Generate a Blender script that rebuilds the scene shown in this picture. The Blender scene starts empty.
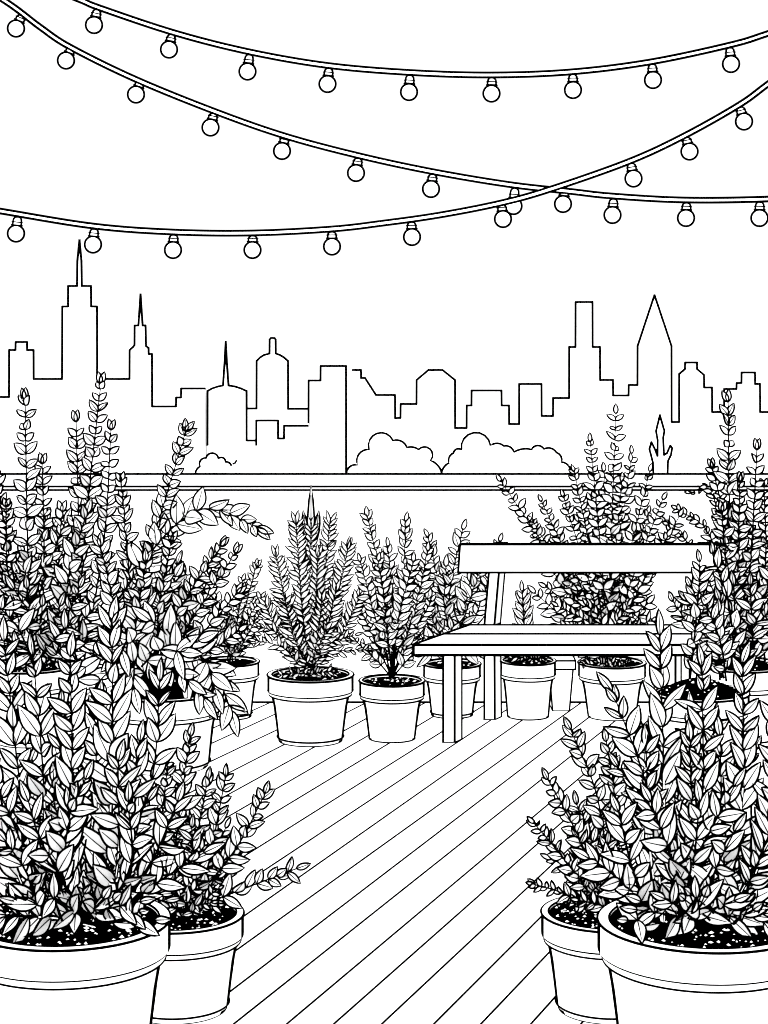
import bpy, math, random
import numpy as np

# ------------------------------------------------------------------ camera
SC = bpy.context.scene
COL = SC.collection
F, CX, HY, EYE = 2200.0, 384.0, 271.0, 1.9      # focal length in pixels, centre column, horizon row, eye height
cam_d = bpy.data.cameras.new('camera')
cam = bpy.data.objects.new('camera', cam_d)
COL.objects.link(cam)
cam.location = (0, 0, EYE)
cam.rotation_euler = (math.pi / 2, 0, 0)
cam_d.sensor_width = 36.0
cam_d.lens = F / 1024.0 * 36.0
cam_d.shift_y = -(512 - HY) / 1024.0
cam_d.clip_start = 0.1
cam_d.clip_end = 60000
SC.camera = cam

# ------------------------------------------------------------------ sky and sun (bright white overcast)
w = bpy.data.worlds.new('World'); SC.world = w; w.use_nodes = True
nt = w.node_tree; nt.nodes.clear()
sky = nt.nodes.new('ShaderNodeTexSky'); sky.sky_type = 'NISHITA'; sky.sun_disc = False
sky.sun_elevation = math.radians(40); sky.sun_rotation = math.radians(194)
hs = nt.nodes.new('ShaderNodeHueSaturation'); hs.inputs['Saturation'].default_value = 0.0
hs.inputs['Value'].default_value = 0.1
mx = nt.nodes.new('ShaderNodeMix'); mx.data_type = 'RGBA'; mx.inputs[0].default_value = 0.93
mx.inputs[7].default_value = (1, 1, 1, 1)                      # the even white cloud cover
bg = nt.nodes.new('ShaderNodeBackground'); bg.inputs['Strength'].default_value = 0.85
wo = nt.nodes.new('ShaderNodeOutputWorld')
nt.links.new(sky.outputs[0], hs.inputs['Color']); nt.links.new(hs.outputs[0], mx.inputs[6])
nt.links.new(mx.outputs[2], bg.inputs['Color']); nt.links.new(bg.outputs[0], wo.inputs['Surface'])
sun_d = bpy.data.lights.new('sun', 'SUN'); sun_d.energy = 4.0; sun_d.use_shadow = False; sun_d.angle = math.radians(30)
sun = bpy.data.objects.new('sun', sun_d); COL.objects.link(sun)
sun.rotation_euler = (math.radians(50), 0, math.radians(-14))      # high behind the viewer's left shoulder
SC.view_settings.view_transform = 'Standard'; SC.view_settings.look = 'None'
SC.view_settings.exposure = 0.7; SC.view_settings.gamma = 1.0
SC.view_settings.use_curve_mapping = False
SC.cycles.filter_width = 1.1
SC.cycles.max_bounces = 6; SC.cycles.diffuse_bounces = 4

# ------------------------------------------------------------------ materials
def diffuse_mat(name, col):
    m = bpy.data.materials.new(name); m.use_nodes = True
    n = m.node_tree; n.nodes.clear()
    d = n.nodes.new('ShaderNodeBsdfDiffuse'); d.inputs['Color'].default_value = (*col, 1)
    o = n.nodes.new('ShaderNodeOutputMaterial'); n.links.new(d.outputs[0], o.inputs['Surface'])
    return m
WHITE = diffuse_mat('white_paint', (.9, .9, .9))
LEAF = diffuse_mat('white_leaf', (.92, .92, .92))
_n = LEAF.node_tree; _t = _n.nodes.new('ShaderNodeBsdfTranslucent'); _t.inputs['Color'].default_value = (.92, .92, .92, 1)
_x = _n.nodes.new('ShaderNodeMixShader'); _x.inputs[0].default_value = .48
_d = [k for k in _n.nodes if k.type == 'BSDF_DIFFUSE'][0]; _o = [k for k in _n.nodes if k.type == 'OUTPUT_MATERIAL'][0]
_n.links.new(_d.outputs[0], _x.inputs[1]); _n.links.new(_t.outputs[0], _x.inputs[2]); _n.links.new(_x.outputs[0], _o.inputs['Surface'])
INK = diffuse_mat('black_ink', (0, 0, 0))
PAPER = diffuse_mat('white_ground', (.9, .9, .9))
_rim = {}
def rim_mat(thr):
    """white surface whose turned-away edge is black, like an inked contour"""
    thr = round(thr, 2)
    if thr in _rim: return _rim[thr]
    m = bpy.data.materials.new('white_with_inked_contour'); m.use_nodes = True
    n = m.node_tree; n.nodes.clear()
    lw = n.nodes.new('ShaderNodeLayerWeight'); lw.inputs['Blend'].default_value = .5
    gt = n.nodes.new('ShaderNodeMath'); gt.operation = 'GREATER_THAN'; gt.inputs[1].default_value = 1 - thr
    mc = n.nodes.new('ShaderNodeMix'); mc.data_type = 'RGBA'
    mc.inputs[6].default_value = (.9, .9, .9, 1); mc.inputs[7].default_value = (0, 0, 0, 1)
    d = n.nodes.new('ShaderNodeBsdfDiffuse'); o = n.nodes.new('ShaderNodeOutputMaterial')
    n.links.new(lw.outputs['Facing'], gt.inputs[0]); n.links.new(gt.outputs[0], mc.inputs[0])
    n.links.new(mc.outputs[2], d.inputs['Color']); n.links.new(d.outputs[0], o.inputs['Surface'])
    _rim[thr] = m
    return m
def thr_for(R, wpx):
    s = 1 - min(wpx / R, .95)
    return math.sqrt(1 - s * s)

# ------------------------------------------------------------------ mesh helpers
def px(x, y, Y):
    """a point seen at this pixel, at distance Y in front of the eye"""
    return np.array([(x - CX) / F * Y, Y, EYE + (HY - y) / F * Y])

class MB:
    def __init__(s):
        s.v = []; s.q = []; s.m = []; s.s = []; s.n = 0
    def add(s, V, Q, mat=0, smooth=False):
        V = np.asarray(V, float).reshape(-1, 3); Q = np.asarray(Q, int).reshape(-1, 4)
        s.v.append(V); s.q.append(Q + s.n); s.n += len(V)
        s.m.append(np.full(len(Q), mat)); s.s.append(np.full(len(Q), smooth))
    def tube(s, P, r, mat=1, sides=5, closed=False, smooth=False, r1=None):
        P = np.asarray(P, float); n = len(P)
        if closed: T = np.roll(P, -1, 0) - np.roll(P, 1, 0)
        else:
            T = np.empty_like(P); T[1:-1] = P[2:] - P[:-2]; T[0] = P[1] - P[0]; T[-1] = P[-1] - P[-2]
        T /= np.linalg.norm(T, axis=1)[:, None] + 1e-12
        up = np.array([.13, -.2, 1.0]); up /= np.linalg.norm(up)
        if abs(T @ up).mean() > .85: up = np.array([.1, -1., .05]); up /= np.linalg.norm(up)
        A = np.cross(T, up); A /= np.linalg.norm(A, axis=1)[:, None] + 1e-12
        B = np.cross(A, T)
        rr = np.linspace(r, r if r1 is None else r1, n)[:, None, None]
        a = np.arange(sides) * 2 * math.pi / sides
        V = P[:, None, :] + rr * (np.cos(a)[None, :, None] * A[:, None, :] + np.sin(a)[None, :, None] * B[:, None, :])
        Q = []
        for i in range(n if closed else n - 1):
            j = (i + 1) % n
            for k in range(sides):
                l = (k + 1) % sides
                Q.append((i * sides + k, i * sides + l, j * sides + l, j * sides + k))
        s.add(V, Q, mat, smooth)
    def edge(s, a, b, r, mat=1):
        a = np.asarray(a, float); b = np.asarray(b, float); d = (b - a); d = d / (np.linalg.norm(d) + 1e-9) * r * .6
        s.tube([a - d, b + d], r, mat, 6)
    def hexa(s, c, r, mat=0, ink=True):
        """c: bottom four corners then top four, same order"""
        s.add(c, [(0, 3, 2, 1), (4, 5, 6, 7), (0, 1, 5, 4), (1, 2, 6, 5), (2, 3, 7, 6), (3, 0, 4, 7)], mat)
        if ink:
            for a, b in ((0,1),(1,2),(2,3),(3,0),(4,5),(5,6),(6,7),(7,4),(0,4),(1,5),(2,6),(3,7)):
                s.edge(c[a], c[b], r)
    def build(s, name, mats, parent=None, origin=(0, 0, 0)):
        me = bpy.data.meshes.new(name)
        V = np.concatenate(s.v) - np.asarray(origin, float); Q = np.concatenate(s.q)
        me.vertices.add(len(V)); me.vertices.foreach_set('co', V.ravel())
        me.loops.add(len(Q) * 4); me.loops.foreach_set('vertex_index', Q.ravel())
        me.polygons.add(len(Q)); me.polygons.foreach_set('loop_start', np.arange(len(Q)) * 4)
        me.polygons.foreach_set('material_index', np.concatenate(s.m))
        me.polygons.foreach_set('use_smooth', np.concatenate(s.s))
        for m in mats: me.materials.append(m)
        me.update(calc_edges=True)
        o = bpy.data.objects.new(name, me); COL.objects.link(o)
        if parent: o.parent = parent
        else: o.location = origin
        return o
def tag(o, label=None, cat=None, group=None, kind=None):
    if label: o['label'] = label
    if cat: o['category'] = cat
    if group: o['group'] = group
    if kind: o['kind'] = kind
    return o
def empty(name, loc):
    o = bpy.data.objects.new(name, None); o.empty_display_size = .1; o.location = loc; COL.objects.link(o); return o
def spline(pts, n=8):
    P = np.asarray(pts, float)
    if len(P) < 3: 
        t = np.linspace(0, 1, n * 2)[:, None]; return P[0] * (1 - t) + P[-1] * t
    Q = np.vstack([2 * P[0] - P[1], P, 2 * P[-1] - P[-2]]); out = []
    for i in range(1, len(Q) - 2):
        p0, p1, p2, p3 = Q[i-1], Q[i], Q[i+1], Q[i+2]
        for t in np.arange(n) / n:
            out.append(.5 * (2*p1 + (p2-p0)*t + (2*p0-5*p1+4*p2-p3)*t*t + (3*p1-p0-3*p2+p3)*t**3))
    out.append(P[-1]); return np.array(out)

# ------------------------------------------------------------------ ground of the city far below, and the roof deck
GZ = -45.0
g = MB(); g.add([(-30000, -3000, GZ), (30000, -3000, GZ), (30000, 50000, GZ), (-30000, 50000, GZ)], [(0, 1, 2, 3)])
tag(g.build('ground', [PAPER]), kind='structure')

WY = 4180 / (703 - HY)                                        # where the parapet meets the deck
d = MB()
c = [(-4.5, 1.5, -.12), (4.5, 1.5, -.12), (4.5, WY + .3, -.12), (-4.5, WY + .3, -.12),
     (-4.5, 1.5, 0), (4.5, 1.5, 0), (4.5, WY + .3, 0), (-4.5, WY + .3, 0)]
d.hexa(np.array(c, float), .004, ink=False)
seam = [(-560,208),(-507,239),(-452,270),(-398,300),(-340,334),(-262,366),(-188,395),(-130,425),(-74,456),(-22,488),(33,517),(91,547),(134,581),(188,608),
        (234,638),(287,669),(334,697),(382,725),(434,755),(481,787),(531,819),(581,851),(632,883),(684,916),(736,950),(790,983),(845,1018),(900,1052),(955,1086),(1010,1120)]
for xb, xt in seam:
    a = px(xb, 1024, 4180 / (1024 - HY)); b = px(xt, 703, WY)
    e = a + (a - b) * .8
    d.tube([e, a, (a + b) / 2, b], .0031, 1, 6, r1=.0042)
tag(d.build('deck', [WHITE, INK]), kind='structure')

# parapet wall with its coping
wl = empty('parapet_wall', (0, WY, 0))
tag(wl, 'long white parapet wall with flat coping at the far edge of the deck', 'wall')
YF = 9.62
zt = EYE - (486.5 - HY) / F * YF; zb = EYE - (490 - HY) / F * YF
YB = (EYE - zt) * F / (475 - HY)
m = MB(); cc = lambda y0, y1, z0, z1: np.array([(-4.5, y0, z0), (4.5, y0, z0), (4.5, y1, z0), (-4.5, y1, z0), (-4.5, y0, z1), (4.5, y0, z1), (4.5, y1, z1), (-4.5, y1, z1)])
m.hexa(cc(WY, YB - .03, 0.0, zb - .001), .004, ink=False)
m.edge((-4.5, WY - .002, .003), (4.5, WY - .002, .003), .006)
m.build('wall', [WHITE, INK], wl, (0, WY, 0))
m = MB(); m.hexa(cc(YF, YB, zb, zt), .0052)
m.edge((-4.5, YB, zt + .003), (4.5, YB, zt + .003), .0075)
m.build('coping', [WHITE, INK], wl, (0, WY, 0))

# ------------------------------------------------------------------ skyline
def prism(name, pts, Y, label, cat, inkpts=None, depth=9, ybot=None, wpx=2.5, bulge=False):
    """a solid whose front outline is pts (pixels at distance Y), standing on the city ground"""
    pts = list(pts)
    zg = GZ; base = HY + (EYE - GZ) * F / Y
    full = pts + [(pts[-1][0], base), (pts[0][0], base)]
    fr = np.array([px(x, y, Y) for x, y in full])
    bk = fr + np.array([0, depth, 0])
    m = MB(); n = len(fr)
    m.add(np.vstack([fr, bk]), [(i, (i + 1) % n, n + (i + 1) % n, n + i) for i in range(n)])
    from mathutils import Vector
    from mathutils.geometry import tessellate_polygon
    for tri in tessellate_polygon([[Vector((p[0], p[2], 0)) for p in fr]]):
        for P in (fr, bk): m.add([P[i] for i in tri], [(0, 1, 2, 2)])
    ink = [px(x, y, Y - .05) for x, y in (inkpts or pts)]
    r = wpx / 2 * Y / F
    for a, b in zip(ink[:-1], ink[1:]): m.edge(a, b, r)
    o = px((pts[0][0] + pts[-1][0]) / 2, 0, Y); o[2] = zg
    ob = m.build(name, [WHITE, INK], None, o)
    return tag(ob, label, cat)
TY = 500
B = [
 ('low_building', [(-30,397),(9,397)], 'low flat roofed block at the far left edge of the skyline'),
 ('building', [(9,397),(9.1,350),(15.5,350),(15.6,342),(27,342),(27.1,350),(33.5,350),(33.6,379),(62,379)], 'small tower with a square cap and low flat wing, left of the tallest spired skyscraper'),
 ('skyscraper', [(62,379),(62.3,306.5),(68,306.5),(68.1,286),(77,286),(77.4,261),(79.5,240),(81.4,261),(81.8,286),(91,286),(91.1,306.5),(97,306.5),(97.1,379)], 'tallest stepped skyscraper with a thin mast at the left of the skyline'),
 ('skyscraper', [(97.2,379),(129.5,379),(129.6,350),(133,347),(134.5,345),(134.6,325.5),(138.4,325.5),(140.5,294),(142.6,325.5),(145.5,325.5),(146,346),(148.5,348),(148.6,354),(152,354),(152.1,406.5),(176,406.5)], 'slim stepped skyscraper with a needle spire, second mast from the left'),
 ('low_building', [(176,406.5),(176.1,397.5),(181,397.5),(181.1,388.5),(205,388.5)], 'low stepped roof between the needle spire tower and the domed block'),
 ('domed_building', [(207.5,445),(207.6,391),(212,388.5),(218,386.5),(223,385.5),(224.6,362),(225.7,341.5),(226.8,362),(228.5,385.5),(235,386.5),(241,388.5),(246.5,391),(246.6,440.5)], 'round topped block with a tall thin needle at its centre'),
 ('building', [(246.7,408.5),(256.5,408.5),(256.6,361),(260,357.5),(264,355),(269.5,353.5),(269.6,339.5),(271,338),(274.5,338),(275.6,339.5),(275.7,353.5),(280,355),(284,357.5),(288,361),(288.1,408.8),(308,408.8)], 'narrow domed tower topped by a short stubby chimney'),
 ('building', [(308.5,426),(308.6,380.5),(320.5,380.5),(320.6,366),(346,366),(346.1,480)], 'plain tall slab building with one roof step left of the cloud shaped trees'),
 ('building', [(352.5,370),(361,370),(361.1,378),(365,378),(376,395),(395,395),(395.1,418),(400.5,418),(400.6,404),(416.5,404)], 'building with a sloping shoulder and a roof notch right of the plain slab'),
 ('building', [(416.5,404),(416.6,380),(428.5,370),(442.5,370),(455,380),(455.1,428),(466.5,428)], 'building with a chamfered roof at the middle of the skyline'),
 ('building', [(466.6,428),(466.7,405.5),(471.5,405.5),(471.6,390.5),(501.5,390.5),(501.6,405.5),(509,405.5),(509.1,424),(519,424)], 'wide low building with a raised flat roof right of the chamfered one'),
 ('building', [(519.1,424),(519.2,384),(541.5,384),(541.6,416),(553,416),(553.1,398),(569,398)], 'square topped block with a lower right wing beside the tall flat topped skyscraper'),
 ('skyscraper', [(569.1,398),(569.2,347),(575.5,347),(575.6,302),(592.5,302),(592.6,347),(600,347),(600.1,380),(613,380),(613.1,395.5),(628.5,395.5)], 'flat topped stepped skyscraper standing above the bench'),
 ('skyscraper', [(628.6,395.5),(628.7,385),(637.5,385),(637.6,346),(654.5,295),(671.5,346),(671.6,422),(679,422)], 'skyscraper with a steep pointed pyramid roof'),
 ('building', [(679.1,422),(679.2,374),(685,369),(685.1,362.5),(697,362.5),(697.1,369),(704,375),(704.1,387.5),(712,387.5),(712.1,412),(724,412)], 'tower with sloped shoulders and small square cap, right of the pyramid roof'),
 ('building', [(724.1,412),(724.2,389),(736.5,389),(736.6,383),(741.5,383),(741.6,372.5),(755,372.5),(755.1,384),(760,384),(760.1,412),(800,412)], 'stepped block rising at the far right edge of the skyline'),
]
for nm, pts, lab in B:
    prism(nm, pts, TY, lab, 'skyscraper' if nm == 'skyscraper' else 'building')
prism('low_building', [(247,440.5),(256.2,440.5),(256.3,420.5),(278,420.5),(278.1,438.5),(284,438.5),(284.1,425.8),(308,425.8)], TY - 8,
      'low notched building in front of the domed tower with the chimney', 'building',
      inkpts=[(247,440.5),(256.2,440.5)] + [(256.3,445),(256.3,420.5),(278,420.5),(278.1,438.5),(284,438.5),(284.1,425.8),(308,425.8)])

# far trees seen over the parapet: solid rounded crowns with scalloped contours
def tree(pts, sags, label, Y, x0, x1, tail=None):
    out = []
    for i in range(len(pts) - 1):
        a = np.array(pts[i], float); b = np.array(pts[i + 1], float); L = np.linalg.norm(b - a)
        nrm = np.array([b[1] - a[1], -(b[0] - a[0])]) / L
        h = sags[i] * L; r = (L * L / 4 + h * h) / (2 * h); cen = (a + b) / 2 + nrm * (h - r)
        a0 = math.atan2(*(a - cen)[::-1]); a1 = math.atan2(*(b - cen)[::-1])
        while a1 < a0: a1 += 2 * math.pi
        if a1 - a0 > 2 * math.pi - 1e-6: a1 -= 2 * math.pi
        for t in np.linspace(0, 1, 9)[:-1]:
            an = a0 + (a1 - a0) * t; out.append(cen + r * np.array([math.cos(an), math.sin(an)]))
    out.append(np.array(pts[-1], float)); out = np.array(out)
    base = HY + (EYE - GZ) * F / Y; low = out[:, 1].max() + 26
    cx_, cy_ = (x0 + x1) / 2, low - 20
    under = np.array([((x1 - x0) / 2 * math.cos(t) + cx_, low - 18 + 14 * math.sin(t)) for t in np.linspace(.25, math.pi - .25, 12)])
    ring = np.vstack([out, under]); n = len(ring)
    D = (x1 - x0) / 2 * Y / F * .45; Yf = Y - D * .4
    L0 = np.array([px(x, y, Yf) for x, y in ring]) + (0, D * .4, 0); cen = L0.mean(0)
    inn = L0
    fr = inn + (0, -D * .4, 0); bk = inn + (0, D * .4, 0); c0 = cen + (0, -D * .4, 0); c1 = cen + (0, D * .4, 0)
    m = MB()
    m.add(np.vstack([fr, L0]), [(i, (i+1) % n, n + (i+1) % n, n + i) for i in range(n)])
    m.add(np.vstack([bk, L0]), [(i, (i+1) % n, n + (i+1) % n, n + i) for i in range(n)])
    for R_, c_ in ((fr, c0), (bk, c1)):
        m.add(np.vstack([R_, c_, (R_ + c_) / 2]), [(i, (i+1) % n, n + 1 + (i+1) % n, n + 1 + i) for i in range(n)] + [(n + 1 + i, n + 1 + (i+1) % n, n, n) for i in range(n)][:0])
        mid = (R_ + c_) / 2
        for i in range(0, n): m.add([mid[i], mid[(i+1) % n], c_, c_ + 1e-4], [(0, 1, 2, 3)])
    ink = np.array([px(x, y, Yf - .1) for x, y in out])
    m.tube(ink, 1.2 * Y / F, 1, 6)
    if tail is not None: m.tube(np.array([px(x, y, Yf - .1) for x, y in tail]), 1.15 * Y / F, 1, 6)
    root = empty('tree', (px(cx_, 0, Y)[0], Y, GZ)); tag(root, label, 'tree', 'trees beyond the parapet')
    m.build('crown', [LEAF, INK], root, root.location)
    t = MB(); tr = (x1 - x0) * .035 * Y / F; tp = px(cx_, low - 12, Y); 
    t.tube([(tp[0], Y, GZ), (tp[0] + tr * .3, Y, (GZ + tp[2]) / 2), (tp[0], Y, tp[2] + 1)], tr * 1.3, 0, 10, smooth=True, r1=tr)
    t.build('trunk', [rim_mat(.5)], root, root.location)
tree([(195.5,474),(200,466.5),(206,458),(218.5,458.5),(225.5,462),(231.5,466)], [.15,.3,.42,.35,.2],
     'smallest far tree, its scalloped crown just above the parapet below the domed block', 300, 193, 240, [(232.5,464),(235,463),(236.8,460)])
tree([(346.5,474),(357.5,465),(369,449.5),(393,440.5),(407,447.5),(418.5,449.5),(430.5,460.5),(442,475)], [.25,.28,.48,.2,.12,.5,.15],
     'bushy far tree with its highest lobe to the left, above the middle of the parapet', 300, 345, 443)
tree([(441.5,475),(449,463),(453.5,453),(461.5,450),(490.5,445.5),(504,446),(514,452),(531.5,449.5),(544,449),(556.5,452.5),(561.5,462),(570,475)], [.15,.2,.3,.52,.18,.2,.1,.3,.2,.2,.25],
     'widest far tree, one big round lobe and a long low crown behind the bench', 304, 440, 571)
prism('monument', [(653.5,476),(653,463),(649.4,449),(651.4,442),(655.3,450),(657.5,456),(657.6,440),(656,431),(659.9,415),(664.4,431),(663.2,438),(664,455),(667,453),(670.3,445.5),(672.2,448),(671,455),(668,461),(667.5,476)],
      280, 'small monument with a pointed centre blade between two curved arms', 'monument', depth=1.0)

# ------------------------------------------------------------------ string lights
def cable(name, pts, Y, bulbs, label):
    P = spline(pts, 10); W = np.array([px(x, y, Y) for x, y in P])
    root = empty('string_light', tuple(W[0])); tag(root, label, 'string light', 'strings of round bulbs overhead')
    m = MB(); R = 3.6 * Y / F; m.tube(W, R, 0, 20, smooth=True)
    m.build('cable', [rim_mat(thr_for(3.6, 2.5))], root, W[0])
    for bx, by in bulbs:
        i = int(np.argmin(abs(P[:, 0] - bx))); T = P[min(i+1, len(P)-1)] - P[max(i-1, 0)]; sl = T[1] / max(T[0], 1e-3)
        tilt = math.radians(2) + sl * .5                            # the bulb hangs square to the sloping cable, half way
        att = np.array([bx + math.sin(tilt) * 15, 0]); att[1] = np.interp(att[0], P[:, 0], P[:, 1]) + 2.5
        b = np.array([bx, by], float); ax = att - b; L = max(np.linalg.norm(ax), 14.5); ax /= np.linalg.norm(ax)
        C = px(bx, by, Y + .012); U = np.array([ax[0], 0, -ax[1]]); S = np.array([U[2], 0, -U[0]]); K = np.array([0, 1., 0]); u = Y / F
        def lathe(prof, mat_, name_, par, n=28, rings=()):
            mm = MB(); a = np.arange(n) * 2 * math.pi / n
            V = [C + U * h * u + (S * math.cos(t) + K * math.sin(t)) * r * u for r, h in prof for t in a]
            mm.add(V, [(i_*n+k, i_*n+(k+1) % n, (i_+1)*n+(k+1) % n, (i_+1)*n+k) for i_ in range(len(prof)-1) for k in range(n)], 0, True)
            for r, h, wd in rings:
                mm.tube([C + U * h * u + (S * math.cos(t) + K * math.sin(t)) * r * u for t in a], wd * u, 1, 5, True)
            return mm.build(name_, [mat_, INK], par, W[0])
        prof = [(9.4 * math.sin(t) + 1e-3, -9.4 * math.cos(t)) for t in np.linspace(0, math.pi * .86, 18)]
        bo = lathe(prof, rim_mat(thr_for(9.4, 2.3)), 'bulb', root)
        h0 = 8.3; top = L
        lathe([(5.3, h0 - .8), (5.3, h0 + 2), (5.2, h0 + (top-h0)*.45), (4.8, h0 + (top-h0)*.75), (3.6, top - .6), (.2, top)], rim_mat(thr_for(5, 2.0)), 'socket', bo, 18,
              [(5.3, h0, 1.0), (5.2, h0 + 3.2, .7)])
    return root
cable('a', [(-60,-64),(10,-28),(78,-1),(100,8),(175,33),(250,52),(328,65.5),(410,72.5),(490,75),(570,72),(650,62),(730,45),(768,33.5),(840,9)], 7.0,
      [(94,25),(169,49.5),(247.5,71.5),(327.5,84),(409,92),(491.5,93.5),(573,90),(653,80),(731,64)], 'topmost string of round bulbs, sagging across the top of the sky')
cable('b', [(-60,-38),(5,1),(40,27),(70,47),(135,79),(215,111.5),(285,136),(358,155.5),(432,171.5),(509,184.5),(571,191.5),(612,196),(684,200),(768,199),(840,194)], 6.6,
      [(16,28.5),(66,60.5),(136,94.5),(210.5,127.5),(282,151),(356,173),(431,189),(513.5,206),(563,204),(612.5,215),(686,218),(759.5,218)], 'string of round bulbs falling from the upper left corner to the right edge')
cable('c', [(-60,201),(0,211),(93,226),(172,232),(252,233),(332,229),(384,223),(440,215),(501,203),(551,189),(629,161.5),(684,136),(739,105),(768,84),(830,38)], 6.3,
      [(16,233.5),(93,244.5),(173,250),(252.5,250),(332,246.5),(412,237),(503,219),(633.5,178.5),(689.5,151.5),(744,121.5)], 'lowest string of round bulbs, rising steeply towards the right edge')

# ------------------------------------------------------------------ bench
SH = .497
def sbox(X, Y0, z0, L, Dp, h):
    a = np.array([X, Y0, z0], float); u = np.array([L, 0, 0]); v = np.array([SH * Dp, Dp, 0]); k = np.array([0, 0, h])
    return np.array([a, a + u, a + u + v, a + v, a + k, a + u + k, a + u + v + k, a + v + k])
bench = empty('bench', (.9, 9.0, 0))
tag(bench, 'plain wooden garden bench with a single board backrest', 'bench')
bo = (.9, 9.0, 0); IR = .0052
zt_ = EYE - 374 / F * 8.75; zb_ = EYE - 384 / F * 8.75
XF = (413.5 - CX) / F * 8.75; XR = (703 - CX) / F * 8.75
m = MB(); m.hexa(sbox(XF, 8.75, zb_, XR - XF, .250, zt_ - zb_), IR * 1.2); m.build('seat_board', [WHITE, INK], bench, bo)
m = MB(); m.hexa(sbox(XF + .253 * SH, 9.003, zb_, XR - XF, .228, zt_ - zb_), IR * 1.35); m.build('seat_board', [WHITE, INK], bench, bo)
for x in (443.2, 664):
    m = MB(); X = (x - CX) / F * 8.86; m.hexa(sbox(X, 8.86, 0, .046, .06, zb_ - .002), IR); m.build('leg', [WHITE, INK], bench, bo)
def upright(xl):
    dx = (xl - 484.4) / F * 9.31
    q0 = sbox((484.4 - CX) / F * 9.31 + dx, 9.31, 0, .044, .06, .375)
    zl = EYE - 354 / F * 9.31
    def lvl(z, dd): 
        q = sbox((484.4 - CX) / F * 9.31 + dx + dd * SH, 9.31 + dd, z, .042, .055, .01)[:4]; return q
    m = MB(); m.hexa(np.vstack([q0[:4], lvl(.40, 0)]), IR); m.hexa(np.vstack([lvl(.40, 0), lvl(.735, .066)]), IR)
    return m
upright(484.4).build('rear_leg', [WHITE, INK], bench, bo)
upright(689.5).build('rear_leg', [WHITE, INK], bench, bo)
m = MB()
def pl(y, Y): return EYE - (y - HY) / F * Y
x0, x1 = (458.2 - CX) / F * 9.30, (716 - CX) / F * 9.30
za, zc = pl(572.5, 9.30), pl(544.5, 9.33)
m.hexa(np.array([(x0, 9.30, za), (x1, 9.30, za), (x1 + .012, 9.325, za), (x0 + .012, 9.325, za), (x0 + .009, 9.33, zc), (x1 + .009, 9.33, zc), (x1 + .022, 9.355, zc), (x0 + .022, 9.355, zc)]), IR)
m.build('backrest', [WHITE, INK], bench, bo)

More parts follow.
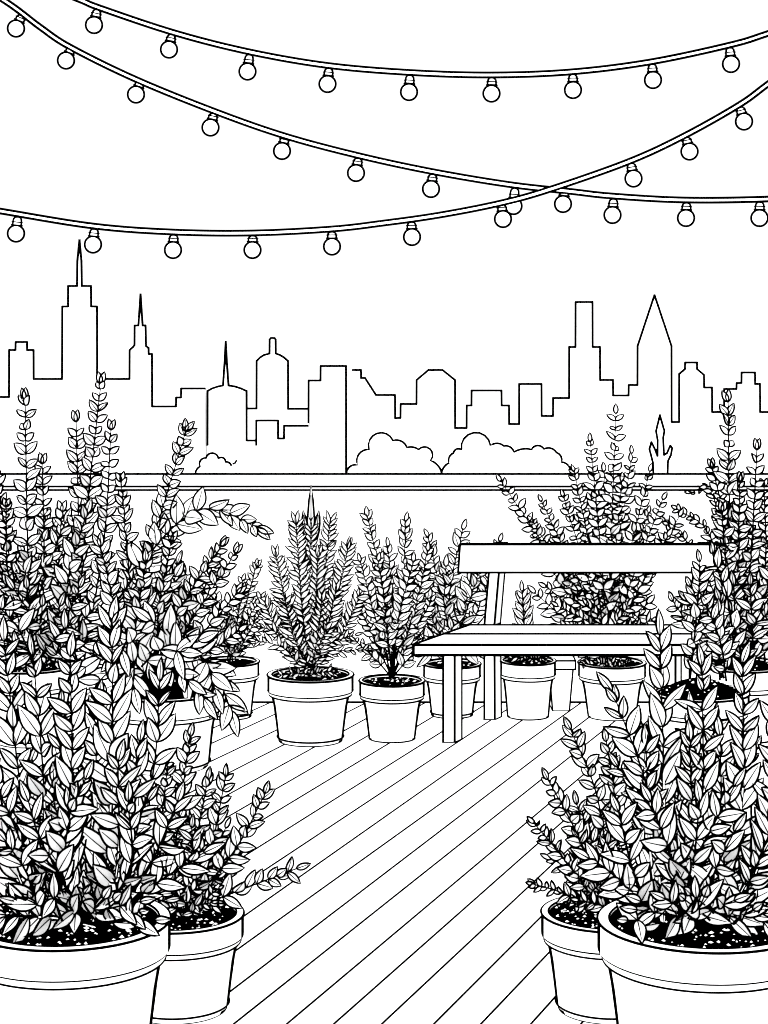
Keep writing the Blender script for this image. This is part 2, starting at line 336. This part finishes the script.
# ------------------------------------------------------------------ leaves
def leaf_template(nseg, ridge):
    t = np.linspace(0, 1, nseg + 1); h = np.sin(math.pi * t ** .85) ** .9; h[0] = h[-1] = 0
    Lf = np.stack([t, h * .5, .10 * h], 1); Rt = np.stack([t, -h * .5, .10 * h], 1)
    loop = np.vstack([Lf, Rt[1:-1][::-1]])
    tm = np.linspace(0, .86, ridge + 1); mid = np.stack([tm, 0 * tm, 0 * tm], 1)
    bm = np.stack([np.clip(t, .04, .97), 0 * t, 0 * t], 1)
    return dict(L=Lf, R=Rt, loop=loop, mid=mid, bm=bm, n=nseg)
TPL = {'hi': leaf_template(8, 4), 'lo': leaf_template(5, 2)}
def add_leaves(mb, items, tpl, r, ribmin=0.0):
    """items: rows of origin(3) dir(3) normal(3) length width curl; one inked outline and midrib each"""
    T = TPL[tpl]
    O = np.array([i[0] for i in items]); D = np.array([i[1] for i in items]); N = np.array([i[2] for i in items])
    Ln = np.array([i[3] for i in items]); Wd = np.array([i[4] for i in items]); Cu = np.array([i[5] for i in items])
    rr = np.array([i[6] for i in items]) * r
    D /= np.linalg.norm(D, axis=1)[:, None]; N -= (N * D).sum(1)[:, None] * D; N /= np.linalg.norm(N, axis=1)[:, None]
    Bn = np.cross(N, D)
    def place(P):
        x = P[None, :, 0] * Ln[:, None]; y = P[None, :, 1] * Wd[:, None]
        z = P[None, :, 2] * Wd[:, None] * 1.2 - (P[None, :, 0] ** 2) * (Cu * Ln)[:, None]
        return O[:, None] + x[..., None] * D[:, None] + y[..., None] * Bn[:, None] + z[..., None] * N[:, None]
    k = len(items)
    def batch(V, Q, mat):
        nv = V.shape[1]; Q = np.asarray(Q); QQ = (Q[None] + (np.arange(k) * nv)[:, None, None]).reshape(-1, 4)
        mb.add(V.reshape(-1, 3), QQ, mat)
    n = T['n']; V = np.concatenate([place(T['L']), place(T['bm']), place(T['R'])], 1); o = n + 1
    batch(V, [(i, i + 1, o + i + 1, o + i) for i in range(n)] + [(o + i, o + i + 1, 2*o + i + 1, 2*o + i) for i in range(n)], 0)
    keep = np.nonzero(Ln > ribmin)[0]
    def tubes(P, closed, sc=1.0):
        W = place(P); m_ = W.shape[1]
        if closed: Tn = np.roll(W, -1, 1) - np.roll(W, 1, 1)
        else: Tn = np.gradient(W, axis=1)
        Tn /= np.linalg.norm(Tn, axis=2)[..., None] + 1e-12
        A = np.cross(Tn, N[:, None]); A /= np.linalg.norm(A, axis=2)[..., None] + 1e-12; Bq = np.cross(A, Tn)
        a = np.array([0, 2.0944, 4.18879]) + .5236 * 3; tp = np.ones(m_)
        if not closed: tp = np.linspace(1.1, .55, m_)
        V = W[:, :, None] + (rr[:, None] * tp[None])[:, :, None, None] * sc * (np.cos(a)[:, None] * A[:, :, None] + np.sin(a)[:, None] * Bq[:, :, None])
        Q = []
        for i in range(m_ if closed else m_ - 1):
            j = (i + 1) % m_
            for q in range(3): Q.append((i*3+q, i*3+(q+1) % 3, j*3+(q+1) % 3, j*3+q))
        V = V.reshape(k, m_ * 3, 3)
        if closed: batch(V, Q, 1)
        elif len(keep):
            V = V[keep]; Q = np.asarray(Q); mb.add(V.reshape(-1, 3), (Q[None] + (np.arange(len(keep)) * m_ * 3)[:, None, None]).reshape(-1, 4), 1)
    tubes(T['loop'], True); tubes(T['mid'], False, .95)

class Plant:
    def __init__(s, Y, seed, lw, spread, tpl='hi', stem_px=3.2):
        s.Y = Y; s.rng = random.Random(seed); s.lw = lw; s.spread = spread; s.tpl = tpl; s.items = []; s.stems = MB(); s.sp = stem_px
        s.rib = None
    def sprig(s, pts, L, gap, wr=.4, ang=48, y1=None, start=.06, taper=.6, jit=1.0, y0=0.0, tipn=1, droop=0.0, sp=None, big=1.0):
        """pts in pixels from root to tip; the shoot moves from depth y0 to y1 (metres from the pot's centre)"""
        R = s.rng
        if y1 is None: y1 = R.uniform(-s.spread, s.spread)
        P = spline(pts, 8); seg = np.r_[0, np.cumsum(np.linalg.norm(np.diff(P, axis=0), axis=1))]; tot = seg[-1]
        def at(l):
            x = np.interp(l, seg, P[:, 0]); y = np.interp(l, seg, P[:, 1]); f = l / tot
            return px(x, y, s.Y + y0 + (y1 - y0) * f)
        W = [at(l) for l in np.linspace(0, tot, 14)]; u = s.Y / F; spx = (sp or s.sp)
        if spx > 3.4:
            s.stems.tube(W[:8], spx / 2 * u, 0, 8, smooth=True, r1=spx * .4 * u)
            s.stems.tube(W[7:], spx * .27 * u, 1, 6, r1=.7 * u)
        else: s.stems.tube(W, spx / 2 * u, 1, 5, r1=spx * .28 * u)
        l = tot * start + R.uniform(0, gap * .5); k = R.randint(0, 1); Lmax = L
        while l < tot - gap * .3:
            f = l / tot; Ls = L * (1 - (1 - taper) * max(0, (f - .45) / .55) ** 1.3) * (1 - .15 * (f < .2)) * (.82 + .36 * R.random())
            p = at(l); T = at(min(l + 2, tot)) - at(max(l - 2, 0)); T /= np.linalg.norm(T)
            S = np.cross(T, (0, 1., 0)); S /= np.linalg.norm(S); Fv = np.cross(S, T)
            k += 1
            az = R.gauss(0, .25) if k % 2 else R.choice((-1, 1)) * R.uniform(.5, 1.15) * jit
            for sg in (1, -1):
                if R.random() < .04 and f < .7: continue
                al = math.radians(ang + R.gauss(0, 9) * jit - 14 * max(0, f - .6)); a_ = az * sg + R.gauss(0, .12)
                dv = math.cos(al) * T + math.sin(al) * (math.cos(a_) * S * sg + math.sin(a_) * Fv)
                dv = dv + np.array([0, 0, -droop])
                nv = np.array([R.gauss(0, .35) + sg * .15, -1, R.gauss(.15, .35)])
                s.items.append((p, dv, nv, Ls * u * R.uniform(.9, 1.08), Ls * u * wr * R.uniform(.88, 1.15), R.uniform(-.02, .16), 1.0))
            l += gap * (1 - .3 * f) * R.uniform(.85, 1.15)
        p = at(tot); T = at(tot) - at(tot - 3); T /= np.linalg.norm(T)
        for q in range(tipn):
            dv = T + np.array([R.gauss(0, .12) + (q - (tipn - 1) / 2) * .5, 0, 0])
            s.items.append((at(tot - 2), dv, np.array([R.gauss(0, .3), -1, .1]), L * taper * u * 1.15, L * taper * u * wr, 0.03, 1.0))
    def fan(s, n, base, ax, ay, a0, a1, l0, l1, L, gap, wr=.4, bw=10, y0=.0, y1=.15, **kw):
        """n shoots spreading from base; tips on an ellipse arc a0..a1 degrees (0 = straight up)"""
        R = s.rng
        for i in range(n):
            a = math.radians(a0 + (a1 - a0) * ((i + R.random()) / n)); q = R.uniform(l0, l1)
            b = (base[0] + R.uniform(-bw, bw), base[1] + R.uniform(-2, 2))
            tip = (base[0] + math.sin(a) * ax * q, base[1] - math.cos(a) * ay * q)
            mid = (b[0] * .5 + tip[0] * .5 - math.sin(a) * ax * q * .08 + R.uniform(-4, 4), b[1] * .5 + tip[1] * .5 - abs(math.sin(a)) * ay * q * .10)
            s.sprig([b, mid, tip], L * R.uniform(.85, 1.1), gap, wr, y0=R.uniform(-.05, .05), y1=R.uniform(y0, y1), **kw)
    def finish(s, root, o):
        mb = MB(); add_leaves(mb, s.items, s.tpl, s.lw * .64 * s.Y / F, (s.rib if s.rib else 13.0) * s.Y / F)
        s.stems.build('stem', [rim_mat(.86), INK], root, o)
        mb.build('foliage', [LEAF, INK], root, o)

def pot(cx, ry, R, by, Rb, label, group=None, lw=2.3, band=.24, name='potted_plant', cat='potted plant', mound=.0, foot=True, specks=60, seed=1):
    """terracotta-shaped pot: rim centre (cx, ry), radius R; base centre row by, radius Rb, all in pixels"""
    Y = 4180 / (by - HY); u = Y / F; X = (cx - CX) * u; H = EYE - (ry - HY) * u
    o = (X, Y, 0); root = empty(name, o); tag(root, label, cat, group)
    n = 72; a = np.arange(n) * 2 * math.pi / n
    def ring(r, z): return [(X + r * u * math.cos(t), Y + r * u * math.sin(t), z) for t in a]
    def lathe(mm, prof, mat, smooth=True):
        V = np.vstack([ring(r, z) for r, z in prof])
        mm.add(V, [(i*n+k, i*n+(k+1) % n, (i+1)*n+(k+1) % n, (i+1)*n+k) for i in range(len(prof)-1) for k in range(n)], mat, smooth)
    hb = H * (1 - band); hl = hb - max(H * .06, 3.6 * u); iw = lw / 2 * u
    Rbt = R * .905
    mm = MB()
    lathe(mm, [(Rb * .95, 0), (Rb, H * .05)], 0)
    body = [(Rb, H * .05), (Rb + (Rbt - Rb) * .3, H * .3), (Rb + (Rbt - Rb) * .65, H * .55), (Rbt, hl)]
    lathe(mm, body, 0)
    mm.tube(ring(Rb * .94, iw * .7), iw * 1.15, 1, 6, True)
    if foot: mm.tube(ring(Rb * 1.005, H * .07), iw * .95, 1, 6, True)
    pb = mm.build('pot', [rim_mat(thr_for((R + Rb) / 2, lw * 1.05)), INK], root, o)
    mm = MB()
    lathe(mm, [(R * .985, H - 1.0 * u), (R * .985, H - (H - hb) * .4), (R * .985, hb + .003)], 0)
    lathe(mm, [(R * .985, hb + .003), (R * .965, hb)], 2, False)
    lathe(mm, [(R * .965, hb), (R * .95, hb - .001), (R * .935, hl), (Rbt * .98, hl)], 2, False)
    lathe(mm, [(R * .99, H - 1.5 * u), (R * .975, H), (R * .885, H), (R * .87, H - 1.2 * u), (R * .85, H - .05)], 2, False)
    mm.tube(ring(R * .982, H - .6 * u), iw * 1.05, 1, 6, True)
    mm.tube(ring(R * .875, H - .2 * u), iw * .9, 1, 6, True)
    mm.tube(ring(R * .968, hb), iw * .85, 1, 6, True)
    mm.tube(ring(R * .937, hl), iw * .85, 1, 6, True)
    mm.build('rim', [rim_mat(thr_for(R, lw * 1.05)), INK, WHITE], root, o)
    mm = MB(); rs = R * .868; zs = H - 1.8 * u
    prof = [(rs * (1 - i / 8) + .01, zs + mound * math.sin(i / 8 * math.pi / 2)) for i in range(9)]
    lathe(mm, prof, 0)
    rg = random.Random(seed)
    for i in range(specks):
        q = math.sqrt(rg.random()) * .95; t = rg.random() * 6.283; r = rg.uniform(.5, 1.6) * u * (R / 60) ** .5
        c_ = np.array([X + rs * u * q * math.cos(t), Y + rs * u * q * math.sin(t), zs + mound * math.sin((1 - q) * math.pi / 2) + r * .3])
        ax_ = np.array([(1,0,0),(0,1,0),(-1,0,0),(0,-1,0),(0,0,1),(0,0,-.5)]) * r * np.array([rg.uniform(.8,1.5), rg.uniform(.8,1.4), 1])
        ax_ += np.random.RandomState(i).uniform(-.2, .2, (6, 3)) * r
        mm.add(c_ + ax_, [(0, 1, 4, 4), (1, 2, 4, 4), (2, 3, 4, 4), (3, 0, 4, 4), (1, 0, 5, 5), (2, 1, 5, 5), (3, 2, 5, 5), (0, 3, 5, 5)], 1)
    # plants of degenerate quads are split into true triangles on build
    mm.build('soil', [INK, WHITE], root, o)
    return root, o, Y

# ================================================================== the potted plants
# ---- front left, in the foreground
root, o, Y = pot(68, 919, 104, 1060, 81, 'very large pot in the front left corner, tall leafy shoots reaching the left edge', lw=2.7, band=.215, specks=150, seed=3)
p = Plant(Y, 11, 2.25, .2, stem_px=4.4)
B1, B2 = (46, 936), (104, 930)
p.fan(7, (75, 918), 150, 235, -62, 46, .55, 1.0, 30, 21, .38, ang=40, bw=30, y0=.08, y1=.26, sp=3.2, start=.1)
p.fan(7, (75, 920), 125, 150, -68, 60, .5, 1.0, 32, 22, .38, ang=40, bw=34, y0=-.05, y1=.15, sp=3.4, start=.12)
for pts, L in (([B1, (22,800), (4,640)], 36), ([B1, (44,790), (33,655)], 36), ([(60,930), (72,800), (70,655)], 36), ([B2, (112,770), (112,622)], 40),
               ([B2, (96,800), (98,700)], 32), ([B2, (150,790), (160,680)], 34), ([(90,930), (128,820), (140,740)], 32), ([B1, (5,850), (-22,740)], 34)):
    p.sprig(pts, L*1.05, 24, .38, ang=40, y1=p.rng.uniform(-.12, .08), sp=3.8, start=.1)
p.sprig([B1, (20,880), (-10,800)], 40, 27, .37, ang=40, y1=-.12, start=.2)
p.sprig([(60,932), (62,870), (72,800)], 36, 24, .38, ang=40, y1=-.14, start=.15)
for pts in ([B2, (150,865), (178,800)], [B1, (28,860), (-8,775)], [(82,932), (58,850), (86,778)], [(90,930), (130,870), (128,800)], [(40,930), (30,880), (5,840)]):
    p.sprig(pts, 35, 22, .38, ang=42, y1=-.15, start=.2)
p.sprig([(50,934), (60,880), (40,840), (28,800)], 38, 24, .37, ang=40, y1=-.16, start=.15)
p.sprig([B2, (118,860), (118,760)], 36, 24, .38, ang=40, y1=-.1, start=.1)
p.sprig([B2, (140,895), (180,868), (205,852)], 37, 18, .38, y1=-.12, start=.35, ang=40)
p.fan(12, (75, 928), 90, 40, -85, 80, .8, 1.0, 36, 26, .37, bw=30, y0=-.2, y1=-.12, sp=4, start=.3)
p.finish(root, o)
# ---- second on the left
root, o, Y = pot(177, 913, 68, 1008, 52, 'mid sized pot behind the front left one, shoots leaning right over the deck', lw=2.5, band=.23, specks=120, seed=4)
p = Plant(Y, 12, 2.0, .15, stem_px=2.6)
p.fan(15, (185, 908), 78, 108, -55, 62, .4, 1.0, 20, 13, .4, bw=22, y0=-.08, y1=.14)
for pts, L in (([(180,908),(196,840),(208,778)], 20), ([(185,908),(208,860),(226,775)], 20), ([(190,905),(235,850),(266,792)], 21), ([(195,908),(240,890),(298,868)], 22),
               ([(175,908),(175,850),(190,735)], 22), ([(172,908),(160,850),(168,760)], 20)):
    p.sprig(pts, L, 14, .45, y1=p.rng.uniform(-.14, -.02), start=.12)
p.fan(9, (188, 912), 50, 34, -85, 80, .5, 1.0, 15, 10, .38, bw=26, y0=-.12, y1=.05)
p.finish(root, o)
# ---- front right
root, o, Y = pot(704, 920, 108, 1064, 84, 'very large pot in the front right corner, broad leaved shoots rising past the bench end', lw=2.7, band=.215, specks=150, seed=5)
p = Plant(Y, 13, 2.25, .2, stem_px=4.4)
C1, C2 = (664, 936), (716, 932)
p.fan(7, (700, 920), 150, 235, -44, 60, .55, 1.0, 30, 21, .38, ang=40, bw=30, y0=.08, y1=.26, sp=3.2, start=.1)
p.fan(7, (700, 920), 120, 150, -62, 66, .5, 1.0, 32, 22, .38, ang=40, bw=34, y0=-.05, y1=.15, sp=3.4, start=.12)
for pts, L in (([C1, (664,790), (660,634)], 38), ([C1, (650,800), (612,690)], 36), ([C2, (705,810), (702,665)], 34), ([C2, (742,800), (742,662)], 34),
               ([C2, (770,830), (775,700)], 34), ([C1, (650,850), (646,745)], 32), ([C1, (690,850), (690,740)], 32), ([C2, (722,850), (720,735)], 34)):
    p.sprig(pts, L*1.03, 25, .38, ang=40, y1=p.rng.uniform(-.12, .08), sp=3.8, start=.1)
p.sprig([C2, (748,890), (770,830), (776,770)], 38, 26, .37, ang=40, y1=-.13, start=.15)
p.sprig([C1, (690,880), (700,800)], 38, 25, .38, ang=40, y1=-.14, start=.15)
for pts in ([(700,932), (676,870), (650,800)], [C2, (756,865), (786,790)], [C1, (690,870), (735,785)], [C1, (636,880), (618,810)], [(740,930), (750,880), (765,850)]):
    p.sprig(pts, 35, 22, .38, ang=42, y1=-.15, start=.2)
p.sprig([(705,934), (712,880), (735,830)], 38, 25, .38, ang=40, y1=-.15, start=.15)
p.sprig([C1, (640,900), (605,868), (588,858)], 37, 18, .38, y1=-.12, start=.35, ang=40)
p.fan(12, (700, 930), 90, 40, -80, 85, .8, 1.0, 36, 26, .37, bw=30, y0=-.2, y1=-.12, sp=4, start=.3)
p.finish(root, o)
# ---- second on the right
root, o, Y = pot(608, 912, 68, 1008, 52, 'mid sized pot beside the front right one, shoots leaning left over the deck', lw=2.5, band=.23, specks=120, seed=6)
p = Plant(Y, 14, 2.0, .15, stem_px=2.6)
p.fan(15, (602, 908), 74, 118, -60, 50, .4, 1.0, 20, 13, .4, bw=22, y0=-.08, y1=.14)
for pts, L in (([(612,908),(598,800),(570,728)], 22), ([(605,908),(580,840),(547,778)], 21), ([(600,908),(565,860),(533,822)], 16), ([(595,908),(560,892),(532,884)], 13),
               ([(615,908),(618,820),(606,740)], 22)):
    p.sprig(pts, L, L * .66, .45, y1=p.rng.uniform(-.14, -.02), start=.12)
p.fan(9, (600, 912), 50, 34, -80, 85, .5, 1.0, 15, 10, .38, bw=26, y0=-.12, y1=.05)
p.finish(root, o)

# ---- left middle: the wide pot with trailing shoots
root, o, Y = pot(163, 690, 59, 765.5, 47, 'wide pot with trailing shoots and dark soil, left of the pot of feathery spikes', lw=2.3, specks=50, mound=.12, seed=7, band=.26)
p = Plant(Y, 15, 1.9, .16, stem_px=2.4)
p.fan(12, (160, 668), 75, 120, -55, 25, .5, 1.0, 25, 16, .42, bw=14, y0=.0, y1=.16)
for pts, L, g_ in (([(140,680),(128,560),(121,480)], 16, 12), ([(142,680),(150,560),(186,430)], 20, 14), ([(118,600),(165,535),(208,508),(258,528)], 27, 15), ([(150,670),(185,600),(222,545)], 18, 11),
               ([(150,670),(190,620),(215,560)], 16, 11), ([(155,675),(195,615),(236,552)], 18, 13), ([(160,675),(205,630),(238,592)], 18, 13), ([(160,678),(210,650),(240,630)], 18, 13), ([(155,680),(160,600),(172,540)], 18, 12), ([(120,690),(112,600),(100,545)], 22, 14), ([(125,690),(138,610),(146,560)], 20, 13)):
    p.sprig(pts, L, g_, .48, y1=p.rng.uniform(-.1, .1), start=.05, tipn=2)
for pts in ([(150,668),(185,655),(215,675),(232,712)], [(160,670),(180,650),(205,660),(215,690)], [(140,668),(160,650),(182,652)], [(150,665),(130,640),(118,655)], [(165,668),(185,672),(205,700)], [(160,660),(170,640),(150,620)], [(135,676),(110,655),(84,668)], [(140,690),(112,672),(92,690)], [(150,690),(168,668),(190,682)], [(150,680),(132,662),(134,690)], [(155,672),(178,650),(200,640)]):
    p.sprig(pts, 29, 18, .42, y1=p.rng.uniform(-.28, -.15), y0=-.1, start=.1, taper=.8)
p.finish(root, o)
# ---- far left middle
root, o, Y = pot(30, 665, 46, 741.5, 34, 'pot at the left edge holding the tallest thin shoots, against the parapet', lw=2.2, specks=30, seed=8)
p = Plant(Y, 16, 1.95, .18, stem_px=2.6)
p.fan(10, (40, 660), 105, 165, -50, 48, .4, 1.0, 24, 17, .44, bw=22, y0=-.05, y1=.2)
for pts, L, g_ in (([(30,660),(27,520),(25,398)], 18.2, 15.2), ([(40,660),(44,560),(42,462)], 17.2, 15.2), ([(70,660),(78,540),(76,420)], 18.2, 16.2), ([(76,660),(86,520),(101,382)], 18.2, 15.7),
               ([(84,660),(104,540),(111,428)], 16.2, 15.2), ([(20,660),(8,580),(6,505)], 14, 11), ([(34,660),(10,560),(-4,470)], 16, 12), ([(60,660),(58,580),(62,510)], 18, 13)):
    p.sprig(pts, L, g_, .52, y1=p.rng.uniform(-.1, .15), start=.05, ang=52, tipn=2)
p.fan(12, (50, 668), 75, 95, -80, 84, .55, 1.0, 27, 18, .36, bw=20, y0=-.22, y1=-.1)
p.finish(root, o)
# ---- small pot behind the wide one
root, o, Y = pot(230, 661, 30, 716.5, 22, 'small pot of fine leaved shoots tucked between the wide trailing pot and the spiky one', lw=2.1, specks=15, seed=9)
p = Plant(Y, 17, 1.5, .1, tpl='lo', stem_px=1.8)
p.fan(3, (228, 658), 42, 85, -55, 40, .5, 1.0, 15, 10, .46, bw=10, y0=-.1, y1=.1)
for tx, ty in ((212,604),(262,596),(258,628),(244,588),(226,612),(252,640)): p.sprig([(230,658), ((230+tx)/2, (650+ty)/2), (tx, ty)], 12, 8, .44, y1=p.rng.uniform(-.1, .05))
p.sprig([(232,658),(244,610),(257,565)], 13, 7, .46, y1=-.05, tipn=2)
p.sprig([(235,658),(250,630),(262,610)], 10, 6, .46, y1=-.08)
p.finish(root, o)
# ---- feathery spikes
root, o, Y = pot(310.5, 674, 44, 740.5, 33, 'round pot of dense feathery spikes with one tall bare blade in the middle', lw=2.3, specks=40, seed=10)
p = Plant(Y, 18, 1.48, .1, tpl='lo', stem_px=1.6); p.rib = 24
p.fan(8, (310, 677), 36, 13, -85, 85, .6, 1.0, 9, 7, .42, bw=24, y0=-.1, y1=-.02)
p.fan(8, (310, 666), 66, 62, -85, 85, .75, 1.0, 13, 8, .32, bw=12, y0=-.12, y1=.1, ang=42)
for tx, ty in ((276,556),(284,600),(296,522),(303,560),(311,528),(318,556),(330,522),(322,600),(348,548),(336,590),(266,606),(358,600)):
    p.sprig([(310 + (tx-310)*.1, 668), (310 + (tx-310)*.62, (668+ty)/2 + 4), (tx, ty)], 14.5, 7.0, .3, y1=p.rng.uniform(-.1, .06), ang=47, taper=.85, jit=.5, tipn=2, start=.03)
u_ = Y / F
for tx, ty, L_, w_ in ((311,484,80,7), (303,510,34,5.5), (319,510,34,5.5)):
    pb_ = px(311 + (tx-311)*.45, ty + L_, Y + .03); pt_ = px(tx, ty, Y + .03)
    p.items.append((pb_, pt_ - pb_, np.array([0., -1, 0]), np.linalg.norm(pt_ - pb_), w_ * u_, 0.0, 1.5))
p.finish(root, o)
# ---- small pot right of it
root, o, Y = pot(392, 680, 33.5, 738.5, 24, 'small round pot with open dark soil beside the front left bench leg', lw=2.3, specks=40, foot=False, seed=11)
p = Plant(Y, 19, 1.65, .12, tpl='lo', stem_px=2.0)
b_ = (392, 678)
for pts, L, g_ in (([b_,(388,610),(367,515)], 16, 10), ([b_,(402,600),(406,520)], 15, 10), ([b_,(376,620),(360,560)], 14, 8.5), ([b_,(415,610),(428,550)], 15, 9), ([b_,(392,600),(388,545)], 15, 10),
                   ([b_,(375,640),(356,600)], 13, 8), ([b_,(410,640),(432,600)], 13, 8), ([b_,(384,600),(378,560)], 15, 9), ([b_,(398,620),(414,560)], 15, 9), ([b_,(372,655),(354,640)], 13, 8), ([b_,(412,655),(430,640)], 13, 8)):
    p.sprig(pts, L, g_, .46, y1=p.rng.uniform(-.1, .1), start=.25, tipn=1)
p.fan(6, b_, 38, 100, -38, 38, .4, .9, 12, 7, .45, bw=3, y0=-.06, y1=.1, start=.3)
p.finish(root, o)
# ---- pot behind the front bench leg
root, o, Y = pot(452, 663, 29.5, 715, 21.5, 'pot standing behind the front left bench leg, big leaves pressed against the seat', lw=2.1, specks=25, seed=12)
p = Plant(Y, 20, 1.65, .1, tpl='hi', stem_px=2.0)
b_ = (450, 660)
for pts, L, g_ in (([b_,(440,590),(428,535)], 14, 10), ([b_,(450,590),(463,528)], 17, 12), ([b_,(435,620),(415,580)], 15, 10), ([b_,(470,600),(482,560)], 20, 14), ([b_,(425,640),(408,620)], 13, 9),
                   ([b_,(445,600),(446,565)], 18, 12), ([b_,(462,620),(470,580)], 24, 16), ([b_,(430,610),(424,570)], 15, 10), ([b_,(478,610),(500,540)], 14, 9)):
    p.sprig(pts, L, g_, .46, y1=p.rng.uniform(.04, .14), start=.2)
p.fan(8, (450, 656), 44, 30, -85, 85, .6, 1.0, 22, 14, .45, bw=8, y0=-.12, y1=.05)
p.finish(root, o)
# ---- pot under the seat
root, o, Y = pot(528, 660, 28.5, 716.5, 21.5, 'pot under the bench seat with one short upright shoot', lw=2.1, specks=30, foot=False, seed=13)
p = Plant(Y, 21, 1.6, .06, tpl='lo', stem_px=2.0)
p.sprig([(526,656),(524,620),(522,590)], 17, 9, .36, y1=0, ang=36, jit=.5)
p.fan(12, (527, 660), 24, 9, -85, 85, .6, 1.0, 8, 4.5, .4, bw=12, y0=-.06, y1=.05)
p.finish(root, o)
# ---- big shrub behind the bench
root, o, Y = pot(612, 662, 34.5, 716.5, 25, 'pot behind the bench with a wide bush of small round leaves spreading above the backrest', lw=2.1, specks=35, foot=False, seed=14)
p = Plant(Y, 22, 1.85, .14, tpl='lo', stem_px=1.7); p.rib = 16
b_ = (608, 655)
for tx, ty, L in ((500,480,9),(541,500,8),(563,495,8),(590,440,9),(616,412,10),(632,452,9),(648,512,9),(663,498,9),(680,515,9),(532,520,8),(578,520,9),(604,470,10),(622,480,10),(574,470,8),(534,592,11),(546,562,11),(562,604,12),(656,560,11),(648,602,12),(668,535,10),(552,530,10),(650,470,9),(590,500,10)):
    mx_ = 608 + (tx - 608) * (.42 if abs(tx - 608) > 30 else .4)
    p.sprig([b_, (mx_, (655 + ty) / 2 + 6), (tx, ty)], L * 1.5, L * 1.3, .5, y1=p.rng.uniform(.05, .18), ang=56, start=.05, tipn=1)
p.fan(6, (608, 668), 30, 10, -85, 85, .6, 1.0, 9, 5, .4, bw=20, y0=-.08, y1=-.02)
p.fan(7, b_, 90, 128, -56, 50, .5, .95, 15, 12, .45, bw=10, y0=.03, y1=.18)
p.fan(8, b_, 84, 66, -80, 74, .6, 1.0, 16, 12, .4, bw=10, y0=-.12, y1=.05)
p.finish(root, o)
# ---- right middle, wide pot hidden behind the front right plant
root, o, Y = pot(700, 692, 50, 765.5, 40, 'wide pot of dark soil mostly hidden behind the front right plant and the bench end', lw=2.3, specks=50, mound=.06, seed=15)
p = Plant(Y, 23, 1.8, .14, stem_px=2.4)
p.fan(4, (708, 680), 40, 80, -18, 40, .5, 1.0, 22, 15, .42, bw=20, y0=-.1, y1=.1)
p.sprig([(690,680),(698,600),(700,560)], 20, 14, .42, y1=-.15)
p.finish(root, o)
# ---- right edge, tall shoots
root, o, Y = pot(742, 664, 46, 741.5, 34, 'pot at the right edge holding the tallest thin shoots, beyond the bench end', lw=2.2, specks=40, seed=16)
p = Plant(Y, 24, 1.95, .18, stem_px=2.6)
p.fan(6, (750, 660), 60, 150, -26, 45, .4, 1.0, 23, 16, .44, bw=16, y0=-.05, y1=.2)
for pts, L, g_ in (([(738,660),(730,520),(728,400)], 18.2, 15.2), ([(742,660),(752,540),(757,448)], 17.2, 15.2), ([(744,660),(734,560),(712,466)], 15, 13), ([(736,660),(728,590),(722,510)], 17, 14),
                   ([(748,660),(765,570),(764,485)], 14, 11), ([(738,660),(738,560),(740,480)], 16, 12), ([(730,660),(732,590),(728,540)], 20, 15), ([(750,660),(780,560),(790,470)], 14, 11)):
    p.sprig(pts, L, g_, .5, y1=p.rng.uniform(-.1, .15), start=.05, ang=52, tipn=2)
p.sprig([(735,655),(728,600),(716,566),(712,552)], 24, 17, .42, y1=-.5, y0=-.2)
for pts in ([(730,668),(700,640),(672,600)], [(735,668),(704,620),(690,585)]): p.sprig(pts, 20, 13, .42, y1=.35, y0=.1)
for pts in ([(735,655),(715,500),(690,492)], [(735,655),(712,540),(676,508)], [(735,655),(700,560),(664,520)]): p.sprig(pts, 12, 10, .5, y1=.75, y0=.5, start=.3)
p.fan(9, (738, 662), 70, 95, -60, 60, .6, 1.0, 27, 18, .36, bw=16, y0=-.25, y1=-.1)
p.finish(root, o)
# ---- empty tapered planter behind the pots under the bench
Yp = 9.5; root = empty('planter', (px(560, 0, Yp)[0], Yp, 0)); tag(root, 'square tapered planter standing at the wall between two pots under the bench', 'planter')
oo = root.location; X0, X1 = px(548, 0, Yp)[0], px(574, 0, Yp)[0]; zt2 = EYE - (660 - HY) / F * Yp; zm = EYE - (669 - HY) / F * Yp
m = MB(); m.hexa(np.array([(X0+.02, Yp, 0), (X1-.02, Yp, 0), (X1-.02, Yp+.12, 0), (X0+.02, Yp+.12, 0), (X0+.005, Yp-.01, zm), (X1-.005, Yp-.01, zm), (X1-.005, Yp+.13, zm), (X0+.005, Yp+.13, zm)]), .0042)
m.build('planter_box', [WHITE, INK], root, oo)
m = MB(); m.hexa(np.array([(x, y, z) for z in (zm + .002, zt2) for x, y in ((X0-.005, Yp-.02), (X1+.005, Yp-.02), (X1+.005, Yp+.14), (X0-.005, Yp+.14))]), .0042)
m.build('rim', [WHITE, INK], root, oo)
